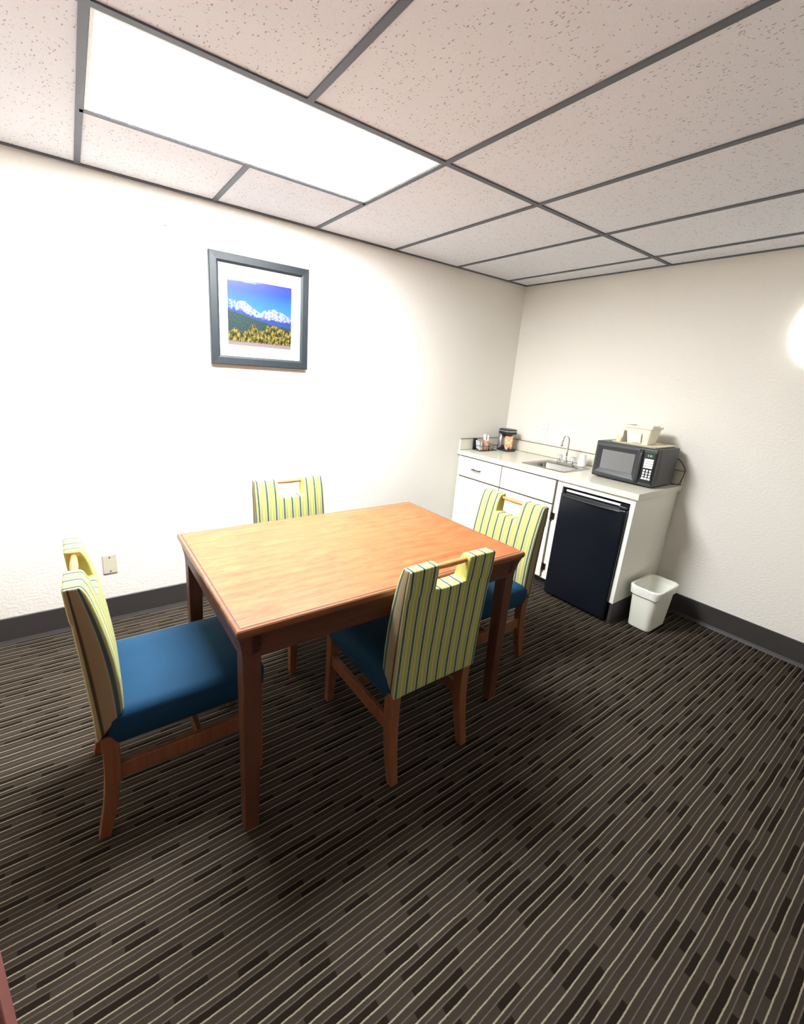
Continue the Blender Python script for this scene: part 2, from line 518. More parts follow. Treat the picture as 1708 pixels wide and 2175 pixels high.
def tube(bm, pts, r, n=10, caps=True):
    pts = [Vector(p) for p in pts]
    rr = r if isinstance(r, (list, tuple)) else [r] * len(pts)
    loops = []
    t0 = (pts[1] - pts[0]).normalized()
    ref = Vector((0, 0, 1)) if abs(t0.z) < 0.9 else Vector((1, 0, 0))
    nrm = t0.cross(ref).normalized()
    for i, p in enumerate(pts):
        a = pts[max(0, i - 1)]
        b = pts[min(len(pts) - 1, i + 1)]
        t = (b - a).normalized()
        nrm = (nrm - t * nrm.dot(t)).normalized()
        bi = t.cross(nrm)
        loops.append([p + (nrm * math.cos(2 * PI * k / n) + bi * math.sin(2 * PI * k / n)) * rr[i] for k in range(n)])
    rings(bm, loops, caps, caps)

def T(pts, r, n=10):
    bm = bmesh.new()
    tube(bm, pts, r, n)
    return bm

def struct(name, bm, mat, parent=None, **k):
    o = link(name, bm, mat, parent, **k)
    if parent is None:
        o['kind'] = 'structure'
    return o

# ------------------------------------------------------------ room shell
H = 2.3696
XL, YF = -4.5, -4.3
P0, G, Y1 = 0.259, 0.6096, 1.1806
struct('floor', B(XL - .1, .1, YF - .1, .1, -0.06, 0.0), M['carpet'])
struct('wall_back', B(XL - .1, 0.1, 0.0, 0.1, 0, H + .1), M['wall'])
struct('wall_right', B(0.0, 0.1, YF - .1, 0.0, 0, H + .1), M['wall'])
struct('wall_front', B(XL - .1, 0.0, YF - .1, YF, 0, H + .1), M['wall'])
bm = bmesh.new()   # left wall with the doorway
box(bm, XL - .1, XL, -1.92, 0.0, 0, H + .1)
box(bm, XL - .1, XL, YF, -2.86, 0, H + .1)
box(bm, XL - .1, XL, -2.86, -1.92, 2.08, H + .1)
struct('wall_left', bm, M['wall'])
bm = bmesh.new()
box(bm, XL - 0.6, XL - .1, -3.0, -1.8, -0.06, 0)
box(bm, XL - 0.6, XL - .55, -3.0, -1.8, 0, 2.3)
box(bm, XL - 0.55, XL - .1, -1.85, -1.8, 0, 2.3)
box(bm, XL - 0.55, XL - .1, -3.0, -2.95, 0, 2.3)
box(bm, XL - 0.6, XL - .1, -3.0, -1.8, 2.3, 2.35)
struct('wall_hallway', bm, M['wall'])

# ceiling slab leaves an opening above the fixture
lx1, lx0 = -P0 - 3 * G, -P0 - 5 * G
ly0, ly1 = -Y1, -Y1 + G
bm = bmesh.new()
box(bm, XL - .1, lx0, YF - .1, 0.1, H, H + .05)
box(bm, lx1, 0.1, YF - .1, 0.1, H, H + .05)
box(bm, lx0, lx1, YF - .1, ly0, H, H + .05)
box(bm, lx0, lx1, ly1, 0.1, H, H + .05)
struct('ceiling', bm, M['tile'])
bm = bmesh.new()
hw, td = 0.012, 0.006
ys = [-Y1, -Y1 - 2 * G, -Y1 - 4 * G]
for y in ys:
    box(bm, XL, 0, y - hw, y + hw, H - td, H + .001)
box(bm, lx0, lx1, ly1 - hw, ly1 + hw, H - td, H + .001)
for i in range(7):
    x = -P0 - G * i
    if i == 4:
        segs = [(YF, ly0 - hw), (ly1 + hw, 0)]
    else:
        segs = [(YF, 0)]
    for a, b in segs:
        edges = sorted([a] + [c for y in ys for c in (y - hw, y + hw) if a < c < b] + [b])
        for k in range(0, len(edges) - 1, 2):
            box(bm, x - hw, x + hw, edges[k], edges[k + 1], H - td, H + .001)
wa = 0.018
box(bm, XL, 0, -wa, 0, H - td - .001, H + .001)
box(bm, XL, 0, YF, YF + wa, H - td - .001, H + .001)
box(bm, -wa, 0, YF + wa, -wa, H - td - .001, H + .001)
box(bm, XL, XL + wa, YF + wa, -wa, H - td - .001, H + .001)
struct('trim_1', bm, M['tee'])

def baseboard(name, x0, x1, y0, y1, side):
    bm = bmesh.new()
    hb, th, toe = 0.150, 0.007, 0.016
    if side == 'back':
        prof = [(0, 0), (-toe, 0), (-toe + .003, .006), (-th, .022), (-th, hb - .003), (-.003, hb), (0, hb)]
        loops = [[(x, y0 + d, z) for d, z in prof] for x in (x0, x1)]
    else:
        prof = [(0, 0), (-toe, 0), (-toe + .003, .006), (-th, .022), (-th, hb - .003), (-.003, hb), (0, hb)]
        loops = [[(x0 + d, y, z) for d, z in prof] for y in (y0, y1)]
        if side == 'left':
            loops = [[(x0 - d, y, z) for d, z in prof] for y in (y0, y1)]
    rings(bm, loops)
    return struct(name, bm, M['base'])
baseboard('baseboard_back', XL, -0.61, 0, 0, 'back')
baseboard('baseboard_right', 0, 0, YF, -1.575, 'right')
baseboard('baseboard_left', XL, XL, -1.86, -0.02, 'left')

# ------------------------------------------------------------ ceiling light
t = thing('ceiling_light', 'lit white rectangular fluorescent troffer set flush in the tiled ceiling', 'ceiling light', ((lx0 + lx1) / 2, (ly0 + ly1) / 2, H))
hx, hy = (lx1 - lx0) / 2 - 0.013, (ly1 - ly0) / 2 - 0.013
bm = bmesh.new()
box(bm, -hx, hx, -hy, hy, 0.06, 0.065)
box(bm, -hx, hx, -hy, -hy + .004, 0.003, 0.06)
box(bm, -hx, hx, hy - .004, hy, 0.003, 0.06)
box(bm, -hx, -hx + .004, -hy + .004, hy - .004, 0.003, 0.06)
box(bm, hx - .004, hx, -hy + .004, hy - .004, 0.003, 0.06)
link('housing', bm, M['white'], t)
bm = bmesh.new()
fw = 0.010
box(bm, -hx, hx, -hy, -hy + fw, -0.004, 0.003)
box(bm, -hx, hx, hy - fw, hy, -0.004, 0.003)
box(bm, -hx, -hx + fw, -hy + fw, hy - fw, -0.004, 0.003)
box(bm, hx - fw, hx, -hy + fw, hy - fw, -0.004, 0.003)
link('door_frame', bm, M['white'], t)
link('diffuser', B(-hx + fw, hx - fw, -hy + fw, hy - fw, -0.002, 0.002), M['diffuser'], t)

# ------------------------------------------------------------ wall light at the right edge
t = thing('wall_sconce', 'bright white oval glass light on the right-hand wall at the photo edge', 'wall light', (0, -2.055, 1.925))
bm = bmesh.new()
bmesh.ops.create_uvsphere(bm, u_segments=32, v_segments=20, radius=1.0)
bmesh.ops.bisect_plane(bm, geom=bm.verts[:] + bm.edges[:] + bm.faces[:], plane_co=(0, 0, 0), plane_no=(1, 0, 0), clear_outer=True)
bmesh.ops.scale(bm, vec=(0.09, 0.14, 0.20), verts=bm.verts)
bmesh.ops.translate(bm, vec=(-0.014, 0, 0), verts=bm.verts)
link('glass_shade', bm, M['opal'], t, smooth=True)
bm = bmesh.new()
rings(bm, [[(x, 0.10 * math.cos(a), 0.16 * math.sin(a)) for a in [2 * PI * k / 28 for k in range(28)]] for x in (0, -0.016)])
link('back_plate', bm, M['white'], t)

# ------------------------------------------------------------ door left of the camera
t = thing('door_1', 'open dark red wooden door, only its pinkish lit edge showing at lower left', 'door', (-4.49, -1.99, 0), math.atan2(-0.12, 0.90))
t['kind'] = 'structure'
L = math.hypot(0.90, 0.12)
link('leaf', B(0, L - .012, -.0175, .0175, 0.012, 2.04), M['door'], t, bevel=.002)
link('lit_edge_strip', B(L - .012, L, -.0175, .0175, 0.012, 2.04), M['dooredge'], t, bevel=.003)
bm = bmesh.new()
tube(bm, [(L - .07, -.018, .95), (L - .07, -.06, .95), (L - .17, -.065, .95)], .009)
tube(bm, [(L - .07, .018, .95), (L - .07, .06, .95), (L - .17, .065, .95)], .009)
link('door_handle', bm, M['iron'], t, smooth=True)
bm = bmesh.new()
box(bm, XL - .1, XL + .012, -1.92, -1.86, 0, 2.14)
box(bm, XL - .1, XL + .012, -2.92, -2.86, 0, 2.14)
box(bm, XL - .1, XL + .012, -2.86, -1.92, 2.08, 2.14)
struct('trim_2', bm, M['door'])

# ------------------------------------------------------------ framed picture
t = thing('framed_picture', 'slate-framed print of snowy mountains above autumn trees hanging on the wall', 'picture', (-2.741, -0.004, 1.519))
W_, H_ = 0.606, 0.604
fwid, dep = 0.052, 0.026
def mitre(x0, z0, x1, z1, ix0, iz0, ix1, iz1):
    pass
bm = bmesh.new()
outer = [(0, 0), (W_, 0), (W_, H_), (0, H_)]
loops = []
for d, y in ((0, 0), (0, -dep + .004), (.004, -dep), (fwid - .012, -dep + .002), (fwid, -dep + .010), (fwid, -.006)):
    loops.append([(d, y, d), (W_ - d, y, d), (W_ - d, y, H_ - d), (d, y, H_ - d)])
vs = rings(bm, loops, False, False)
for i in range(4):
    j = (i + 1) % 4
    bm.faces.new((vs[0][j], vs[0][i], vs[-1][i], vs[-1][j]))
link('frame', bm, M['frame'], t)
bm = bmesh.new()
pu0, pu1, pv0, pv1 = 0.100, 0.495, 0.115, 0.480
a, b, c_, d_ = .05, W_ - .05, .05, H_ - .05
for (x0, x1, z0, z1) in ((a, pu0, c_, d_), (pu1, b, c_, d_), (pu0, pu1, c_, pv0), (pu0, pu1, pv1, d_)):
    box(bm, x0, x1, -.012, -.008, z0, z1)
link('mat_board', bm, M['mat'], t)
o = link('print', B(pu0 - .004, pu1 + .004, -.0085, -.006, pv0 - .004, pv1 + .004), M['print'], t)
link('signature', B(pu1 + .006, pu1 + .0085, -.0128, -.012, pv0 + .030, pv0 + .048), M['dark'], t)
link('backing_board', B(.01, W_ - .01, -.006, 0, .01, H_ - .01), M['paper'], t)

# nail in the wall
bm = bmesh.new()
rings(bm, [[(-2.947 + .004 * math.cos(q), y, 2.193 + .004 * math.sin(q)) for q in [2 * PI * k / 10 for k in range(10)]] for y in (-.0005, -.006)])
tag(link('nail', bm, M['dark']), 'tiny dark nail head high on the wall left of the framed picture', 'nail')

# wall plates
t = thing('blank_wall_plate', 'beige blank wall plate with two screws, low on the wall behind the left chair', 'wall plate', (-3.341, 0, 0.362))
link('plate', B(-.035, .035, -.006, 0, -.057, .057), M['plate'], t, bevel=.003)
for z in (-.042, .042):
    bm = bmesh.new()
    rings(bm, [[(.0035 * math.cos(q), y, z + .0035 * math.sin(q)) for q in [2 * PI * k / 10 for k in range(10)]] for y in (-.006, -.0078)])
    link('screw', bm, M['dark'], t)
t = thing('electrical_outlet', 'off-white electrical outlet on the wall between coffee maker and faucet', 'outlet', (0, -0.413, 1.166))
link('plate', B(-.006, 0, -.037, .037, -.058, .058), M['white'], t, bevel=.003)
for z in (-.021, .021):
    s = link('socket', B(-.0085, -.006, -.016, .016, z - .014, z + .014), M['white'], t, bevel=.002)
    bm = bmesh.new()
    box(bm, -.0092, -.0085, -.008, -.006, z - .004, z + .006)
    box(bm, -.0092, -.0085, .006, .008, z - .004, z + .006)
    link('slot', bm, M['dark'], s)

# ------------------------------------------------------------ kitchenette
D, LC, ZT = 0.626, 1.572, 0.915
cab = thing('base_cabinet', 'long white kitchenette base cabinet with drawer front, doors and fridge bay', 'cabinet', (0, 0, 0))
fx = -0.586
bm = bmesh.new()
box(bm, fx, -0.003, -.020, -.004, .10, .877)                 # left side
box(bm, fx, -0.003, -1.035, -1.017, .10, .877)               # divider
box(bm, fx, -0.003, -LC + .018, -LC + .036, .149, .877)      # right side panel
box(bm, fx, -0.003, -1.017, -.020, .10, .118)                # floor
box(bm, -.012, -0.003, -LC + .036, -.020, .118, .877)        # back
link('carcass', bm, M['cab'], cab)
bm = bmesh.new()                                             # face frame
xf0, xf1 = fx - .018, fx
def ff(y0, y1, z0, z1):
    box(bm, xf0, xf1, y0, y1, z0, z1)
ff(-.050, -.004, .10, .877)
ff(-.518, -.500, .10, .842)
ff(-1.052, -1.004, .10, .877)
ff(-LC + .018, -LC + .046, .149, .877)
ff(-LC + .046, -1.052, .838, .877)
ff(-1.004, -.050, .842, .877)
ff(-.500, -.050, .672, .692)
ff(-1.004, -.518, .672, .692)
ff(-1.004, -.050, .10, .125)
link('face_frame', bm, M['cab'], cab)
bm = bmesh.new()
box(bm, xf1 + .001, xf1 + .006, -1.004, -.05, .12, .845)
link('reveal', bm, M['gap'], cab)
def front(name, y0, y1, z0, z1, x0=xf0 - .016):
    return link(name, B(x0, xf0 - .0015, y0, y1, z0, z1), M['cab'], cab, bevel=.0025)
dr = front('drawer', -.503, -.036, .694, .866)
bm = bmesh.new()
tube(bm, [(xf0 - .040, -.206, .778), (xf0 - .040, -.296, .778)], .0045)
for y in (-.213, -.289):
    tube(bm, [(xf0 - .016, y, .778), (xf0 - .040, y, .778)], .0042)
link('handle', bm, M['iron'], dr, smooth=True)
front('false_front', -1.001, -.512, .694, .866)
d1 = front('door', -.503, -.036, .112, .682)
d2 = front('door', -1.001, -.512, .112, .682)
bm = bmesh.new()                                             # dark shadow gaps as narrow reveals behind fronts
box(bm, xf0 - .0012, xf0 - .0004, -1.010, -.030, .105, .873)
link('shadow_reveal', bm, M['gap'], cab)
for z in (.196, .600):
    bm = bmesh.new()
    tube(bm, [(xf0 - .012, -1.010, z - .030), (xf0 - .012, -1.010, z + .030)], .0065, 8)
    box(bm, xf0 - .006, xf0 - .0005, -1.030, -1.012, z - .024, z + .024)
    link('hinge', bm, M['iron'], cab)
bm = bmesh.new()
box(bm, fx + .045, fx + .055, -1.052, -.004, 0, .10)
link('toe_kick', bm, M['base'], cab)
bm = bmesh.new()
box(bm, fx - .018, -0.02, -LC + .012, -LC + .036, 0, .149)
link('side_base', bm, M['base'], cab, bevel=.004)

ct = thing('worktop', 'cream laminate worktop with backsplash along both walls', 'worktop', (0, 0, 0))
SX0, SX1, SY0, SY1 = -.520, -.165, -.985, -.622               # sink cut-out
bm = bmesh.new()
for (x0, x1, y0, y1) in ((-D, SX0 + .015, -LC, -.002), (SX1 - .015, -.002, -LC, -.002), (SX0 + .015, SX1 - .015, -LC, SY0 + .015), (SX0 + .015, SX1 - .015, SY1 - .015, -.002)):
    box(bm, x0, x1, y0, y1, .877, ZT)
bmesh.ops.remove_doubles(bm, verts=bm.verts, dist=1e-5)
link('top', bm, M['counter'], ct)
bs1 = tag(link('backsplash', B(-.020, -.002, -LC, -.002, ZT, 1.013), M['counter'], bevel=.002), 'long cream backsplash strip behind the sink and microwave', 'backsplash')
bs2 = tag(link('backsplash', B(-D + .006, -.020, -.020, -.002, ZT, 1.013), M['counter'], bevel=.002), 'short cream backsplash strip on the left wall behind the wire caddy', 'backsplash')
bm = bmesh.new()
box(bm, -.0225, -.002, -LC, -.022, 1.013, 1.0155)
box(bm, -.0225, -.020, -LC, -.022, ZT, ZT + .003)
link('seam', bm, M['caulk'], bs1)
bm = bmesh.new()
box(bm, -D + .006, -.0225, -.022, -.002, 1.013, 1.0155)
box(bm, -D + .006, -.0225, -.0225, -.020, ZT, ZT + .003)
link('seam', bm, M['caulk'], bs2)

# sink
t = thing('bar_sink', 'small square stainless steel sink dropped into the worktop', 'sink', (0, 0, 0))
cx, cy = (SX0 + SX1) / 2, (SY0 + SY1) / 2
hx, hy = (SX1 - SX0) / 2 + .008, (SY1 - SY0) / 2 + .008
bx = -.375                                                    # bowl centre sits forward of the tap ledge
bm = bmesh.new()
L0 = rrect(hx, hy, .012, ZT + .0005, 4, (cx, cy))
L1 = rrect(hx - .002, hy - .002, .012, ZT + .004, 4, (cx, cy))
L2 = rrect(hx - .014, hy - .014, .012, ZT + .004, 4, (cx, cy))
L2b = rrect(.126, .160, .03, ZT + .0035, 4, (bx, cy))
L3 = rrect(.120, .154, .035, ZT - .006, 4, (bx, cy))
L4 = rrect(.112, .146, .04, ZT - .12, 4, (bx, cy))
L5 = rrect(.092, .126, .035, ZT - .145, 4, (bx, cy))
L6 = rrect(.02, .02, .012, ZT - .148, 4, (bx, cy))
rings(bm, [L0, L1, L2, L2b, L3, L4, L5, L6], False, True)
link('bowl', bm, M['steel'], t, smooth=True)
link('drain', lathe([(.024, ZT - .147), (.024, ZT - .144), (.018, ZT - .144), (.016, ZT - .146)], 20, (bx, cy)), M['chrome'], t, smooth=True)

# faucet
t = thing('faucet', 'chrome gooseneck faucet with two clear knobs on the sink ledge', 'faucet', (-.200, -.795, ZT + .004))
bm = bmesh.new()
rings(bm, [rrect(.022, .080, .02, 0, 5), rrect(.022, .080, .02, .008, 5), rrect(.017, .074, .017, .016, 5)])
link('base_plate', bm, M['chrome'], t, smooth=False, bevel=.002)
link('riser_collar', lathe([(.016, .016), (.015, .028), (.010, .040), (.009, .046)], 20), M['chrome'], t, smooth=True)
pts = [(0, 0, .04), (0, 0, .11), (0, 0, .185)]
R_ = .040
for k in range(1, 13):
    a = PI * k / 12
    pts.append((-R_ + R_ * math.cos(a), .006 * k / 12, .190 + R_ * math.sin(a)))
pts.append((-2 * R_ - .003, .006, .170))
link('spout', T(pts, .0062, 12), M['chrome'], t, smooth=True)
link('aerator', T([(-2 * R_ - .0025, .006, .175), (-2 * R_ - .003, .006, .165), (-2 * R_ - .003, .006, .150)], [.0075, .0095, .0095], 14), M['chrome'], t, smooth=True)
for y in (-.057, .057):
    v = link('valve', lathe([(.016, .016), (.014, .024), (.008, .030), (.008, .036)], 16, (0, y)), M['chrome'], t, smooth=True)
    bm = bmesh.new()
    n = 16
    lo = []
    for r, z in ((.011, .034), (.019, .038), (.021, .050), (.019, .066), (.010, .068)):
        lo.append([((r + (.0018 if k % 2 else 0)) * math.cos(2 * PI * k / n), y + (r + (.0018 if k % 2 else 0)) * math.sin(2 * PI * k / n), z) for k in range(n)])
    rings(bm, lo)
    link('knob', bm, M['acryl'], t)
    link('knob_cap', lathe([(.012, .068), (.012, .0695)], 16, (0, y)), M['silver'], t)

# plastic cup behind the sink
t = thing('plastic_cup', 'white plastic cup standing upside down beside the faucet', 'cup', (-.135, -.895, ZT + .005))
link('body', lathe([(.033, 0), (.034, .004), (.032, .006), (.026, .092), (.024, .094), (.0, .094)][:5], 24), M['white'], t, smooth=True)

# ------------------------------------------------------------ coffee maker
t = thing('coffee_maker', 'small black and silver single-cup coffee maker in the counter corner', 'coffee maker', (-.155, -.145, ZT), math.radians(262))
# local +x is the front
bm = bmesh.new()
rings(bm, [rrect(.075, .062, .03, 0, 5, (.01, 0)), rrect(.075, .062, .03, .012, 5, (.01, 0)), rrect(.068, .056, .027, .016, 5, (.01, 0))])
link('base', bm, M['black'], t, bevel=.002)
bm = bmesh.new()
rings(bm, [rrect(.030, .058, .026, z, 5, (-.040, 0)) for z in (.014, .06, .19)])
link('reservoir', bm, M['silver'], t, smooth=True)
bm = bmesh.new()
rings(bm, [rrect(.068, .060, .03, .155, 5, (.005, 0)), rrect(.070, .062, .03, .165, 5, (.005, 0)), rrect(.070, .062, .03, .178, 5, (.005, 0))])
link('brew_head', bm, M['black'], t, smooth=False)
bm = bmesh.new()
rings(bm, [rrect(.071, .063, .03, .178, 5, (.005, 0)), rrect(.071, .063, .03, .188, 5, (.005, 0))])
link('head_band', bm, M['silver'], t)
bm = bmesh.new()
rings(bm, [rrect(.070, .062, .03, .188, 5, (.005, 0)), rrect(.066, .058, .03, .199, 5, (.005, 0)), rrect(.05, .04, .03, .202, 5, (.005, 0))])
link('lid', bm, M['black'], t)
bm = bmesh.new()
rings(bm, [circle(.026, .140, 20, (.028, 0)), circle(.036, .155, 20, (.028, 0))])
link('filter_nozzle', bm, M['black'], t, smooth=True)
t2 = thing('coffee_packet', 'orange printed coffee packet standing on the coffee maker base', 'packet', (-.170, -.186, ZT + .017), math.radians(220))
bm = bmesh.new()
rings(bm, [rrect(.010, .030, .006, .0, 3), rrect(.018, .034, .012, .03, 3), rrect(.018, .036, .012, .08, 3), rrect(.006, .034, .004, .112, 3), rrect(.002, .034, .0015, .120, 3)])
link('pouch', bm, M['pack'], t2, smooth=True)
t3 = thing('creamer_cup', 'small white creamer cup in front of the orange coffee packet', 'cup', (-.202, -.196, ZT + .017))
link('body', lathe([(.012, 0), (.017, .024), (.019, .025)], 16), M['white'], t3, smooth=True)

# ------------------------------------------------------------ condiment caddy and what it holds
cx0, cy0 = -.372, -.090
t = thing('wire_caddy', 'black wire caddy by the left wall holding sachets and a cup', 'caddy', (cx0, cy0, ZT))
bm = bmesh.new()
def loop_wire(hx, hy, z, r=.0022):
    p = rrect(hx, hy, .012, z, 3)
    tube(bm, p + [p[0], p[1]], r, 6, False)
for z, s in ((.004, .0), (.048, .004)):
    loop_wire(.108 + s, .052 + s, z)
for k in range(9):
    x = -.10 + .025 * k
    tube(bm, [(x, -.052, .003), (x, .052, .003)], .0012, 5)
for x in (-.105, -.05, 0, .05, .105):
    for y in (-.053, .053):
        tube(bm, [(x, y, .003), (x * 1.03, y * 1.06, .048)], .0013, 5)
link('basket', bm, M['wire'], t)
bm = bmesh.new()                                              # tall back section on the left
tube(bm, [(-.112, -.040, .046), (-.112, -.040, .096), (-.112, .050, .106), (-.112, .050, .046)], .0022, 6)
tube(bm, [(-.062, -.035, .046), (-.062, -.035, .100), (-.062, .050, .106), (-.062, .050, .046)], .0022, 6)
tube(bm, [(-.112, .050, .106), (-.062, .050, .106)], .0022, 6)
box(bm, -.110, -.064, .044, .048, .006, .104)
link('sachet_rack', bm, M['wire'], t)
for k in range(3):
    o = link('sachet', B(-.0225, .0225, -.0035, .0035, 0, .072), M['sachet'], bevel=.002)
    o.location = (cx0 - .088, cy0 - .030 + .016 * k, ZT + .012 + .006 * k)
    o.rotation_euler = (math.radians(-12), 0, 0)
    tag(o, ['grey printed sugar sachet at the front of the caddy rack', 'grey sachet in the middle of the three in the caddy rack', 'grey sachet hindmost of the three in the caddy rack'][k], 'sachet', 'sugar sachets in the caddy rack')
t = thing('paper_cup', 'pink printed paper cup full of stirrers in the wire caddy', 'cup', (cx0 - .012, cy0 - .012, ZT + .006))
link('body', lathe([(.026, 0), (.036, .088), (.0375, .090), (.0355, .0905), (.026, .006)], 28, cap1=True), M['cup'], t, smooth=True)
bm = bmesh.new()
rings(bm, [circle(.0365, .0875, 28), circle(.0385, .089, 28), circle(.0365, .0915, 28)], False, False)
link('rim', bm, M['paper'], t, smooth=True)
for k, (dx, dy, w_, h_, lab) in enumerate(((-.012, .004, .011, .132, 'wide white wrapped stick standing at the left of the pink paper cup'),
                                    (.010, -.012, .0035, .122, 'thin white stirrer standing at the front right of the pink paper cup'),
                                    (.018, .008, .0035, .126, 'thin white stirrer standing rightmost in the pink paper cup'))):
    o = link('stirrer', B(-w_, w_, -.002, .002, 0, h_), M['white'], bevel=.0008)
    o.location = (cx0 - .012 + dx * .8, cy0 - .012 + dy * .8, ZT + .016)
    o.rotation_euler = (-dy * 5, dx * 5, -.55)
    tag(o, lab, 'stirrer', 'white sticks in the pink paper cup')
for k in range(3):
    bm = bmesh.new()
    rings(bm, [[(-.026, -.002, 0), (.026, -.002, 0), (.026, .002, 0), (-.026, .002, 0)], [(-.026, -.007, .02), (.026, -.007, .02), (.026, .007, .02), (-.026, .007, .02)], [(-.026, -.001, .05), (.026, -.001, .05), (.026, .001, .05), (-.026, .001, .05)]])
    o = link('tea_packet', bm, M['foil'] if k else M['lining'])
    o.location = (cx0 + .062 - .006 * k, cy0 - .034 + .036 * (2 - k), ZT + .007)
    o.rotation_euler = (math.radians(14 - 40 * (k == 2)), 0, .25 * k - .2)
    tag(o, ['maroon packet at the back of the wire caddy', 'silver foil packet in the middle of the caddy', 'silver foil packet lying foremost in the wire caddy'][k], 'packet')

# ------------------------------------------------------------ microwave
mx, my = -.388, -1.325
t = thing('microwave', 'black microwave oven on the right end of the worktop', 'microwave', (mx, my, ZT + .010))
# local: front at x=0, depth +x ; y from -.205 (right) to +.205 (left)
HW, HH, DP = .205, .248, .312
link('case', B(.030, DP, -HW, HW, 0, HH), M['mwside'], t, bevel=.004)
bm = bmesh.new()
rings(bm, [[(x, y, z) for y, z in ((-HW + i, i), (HW - i, i), (HW - i, HH - i), (-HW + i, HH - i))] for x, i in ((.030, 0), (.008, 0), (0, .006))])
link('front_bezel', bm, M['mw'], t, bevel=.004)
# door: left two thirds
dy0, dy1 = -.104, .198
bm = bmesh.new()
wy0, wy1, wz0, wz1 = -.072, .152, .060, .196
lo = []
for x, (a0, a1, b0, b1) in ((.001, (dy0, dy1, .008, HH - .008)), (-.012, (dy0 + .004, dy1 - .004, .012, HH - .012)), (-.014, (dy0 + .016, dy1 - .016, .034, HH - .028)), (-.003, (wy0, wy1, wz0, wz1))):
    lo.append([(x, a0, b0), (x, a1, b0), (x, a1, b1), (x, a0, b1)])
rings(bm, lo, True, True)
dd = link('door', bm, M['mw'], t, bevel=.003)
link('window', B(-.0045, -.0025, wy0 + .002, wy1 - .002, wz0 + .002, wz1 - .002), M['mwglass'], dd)
bm = bmesh.new()
for k in range(9):
    pass
lo = []
for z, w2, x in ((.014, .010, -.010), (.06, .013, -.019), (.13, .014, -.022), (.2, .013, -.019), (HH - .014, .010, -.010)):
    lo.append([(.0, dy0 - .004 + w2, z), (x, dy0 - .004 + w2 * .6, z), (x, dy0 - .004 - w2 * .6, z), (0, dy0 - .004 - w2, z)])
rings(bm, lo)
link('handle', bm, M['mw'], dd, smooth=True)
pn = link('control_panel', B(-.006, .001, -.199, -.125, .022, HH - .022), M['panel'], t, bevel=.002)
link('display', B(-.0072, -.006, -.190, -.134, .190, .216), M['disp'], pn)
bm = bmesh.new()
for y in (-.152, -.164, -.172):
    box(bm, -.0078, -.0072, y - .0016, y + .0016, .196, .209)
link('digits', bm, M['digit'], pn)
for r in range(4):
    link('key', B(-.0074, -.006, -.190, -.134, .121 + .0158 * r, .1345 + .0158 * r), M['key'], pn, bevel=.001)
for r in range(4):
    for c in range(3):
        y = -.183 + .0195 * c
        hw_ = .0085 if r == 0 else .0062
        link('key', B(-.0074, -.006, y - hw_, y + hw_, .045 + .0178 * r, .0575 + .0178 * r), M['key'], pn, bevel=.002)
bm = bmesh.new()
for x in (.062, ):
    box(bm, x, x + .007, -HW - .0012, -HW + .001, .040, .215)
box(bm, .040, .044, -HW - .0012, -HW + .001, .02, .235)
link('side_vent', bm, M['panel'], t)
for x in (.05, .29):
    for y in (-.17, .17):
        link('foot', lathe([(.012, -.010), (.013, 0)], 14, (x, y)), M['black'], t)
bm = bmesh.new()
pts = [(DP, -.16, .19), (DP + .018, -.185, .18), (DP + .030, -.215, .16), (DP + .034, -.245, .12), (DP + .035, -.254, .085), (DP + .033, -.246, .03), (DP + .030, -.238, .003), (DP + .012, -.20, -.004), (DP + .008, -.1, -.004)]
# smooth the cord
def catmull(p, n=6):
    p = [Vector(q) for q in p]
    out = []
    for i in range(len(p) - 1):
        a = p[max(0, i - 1)]; b = p[i]; c = p[i + 1]; d = p[min(len(p) - 1, i + 2)]
        for k in range(n):
            s = k / n
            out.append(0.5 * ((2 * b) + (c - a) * s + (2 * a - 5 * b + 4 * c - d) * s * s + (3 * b - a - 3 * c + d) * s ** 3))
    out.append(p[-1])
    return out
link('power_cord', T(catmull(pts), .0028, 8), M['black'], t, smooth=True)

# tray, ice bucket and small things on the microwave
ZM = ZT + .010 + HH
tr = thing('serving_tray', 'flat cream plastic tray lying on top of the microwave', 'tray', (-.205, -1.345, ZM))
bm = bmesh.new()
rings(bm, [rrect(.135, .150, .02, 0, 4), rrect(.142, .157, .022, .010, 4), rrect(.138, .153, .02, .011, 4), rrect(.130, .145, .018, .004, 4)])
link('tray_body', bm, M['tray'], tr)
ib = thing('ice_bucket', 'cream square ice bucket with a flared rim on the tray', 'ice bucket', (-.215, -1.335, ZM + .0045))
bm = bmesh.new()
rings(bm, [rrect(.060, .068, .012, 0, 4), rrect(.074, .084, .014, .105, 4), rrect(.082, .093, .016, .107, 4), rrect(.083, .094, .016, .122, 4), rrect(.076, .087, .014, .123, 4), rrect(.072, .082, .014, .108, 4), rrect(.058, .066, .012, .004, 4)])
link('tub', bm, M['tub'], ib, bevel=.001)
link('folded_liner', B(-.055, .055, -.080, -.030, .121, .130), M['liner'], ib, bevel=.003)
link('front_card', B(-.0755, -.0715, -.028, .038, .022, .085), M['paper'], ib).rotation_euler = (0, math.radians(-7.5), 0)
nb = thing('napkin_stack', 'stack of white paper napkins between bucket and yellow card', 'napkins', (-.235, -1.222, ZM + .0045))
bm = bmesh.new()
for k in range(8):
    box(bm, -.05 + .001 * (k % 3), .05, -.016, .016 - .001 * (k % 2), .010 * k, .010 * k + .0093)
link('folded_napkins', bm, M['paper'], nb)
tc = tag(link('tent_card', B(-.002, .002, -.014, .014, 0, .045), M['tag'], bevel=.0006), 'small yellow-green card leaning at the left front of the tray', 'card')
tc.location = (-.325, -1.232, ZM + .010)
tc.rotation_euler = (0, math.radians(8), math.radians(12))

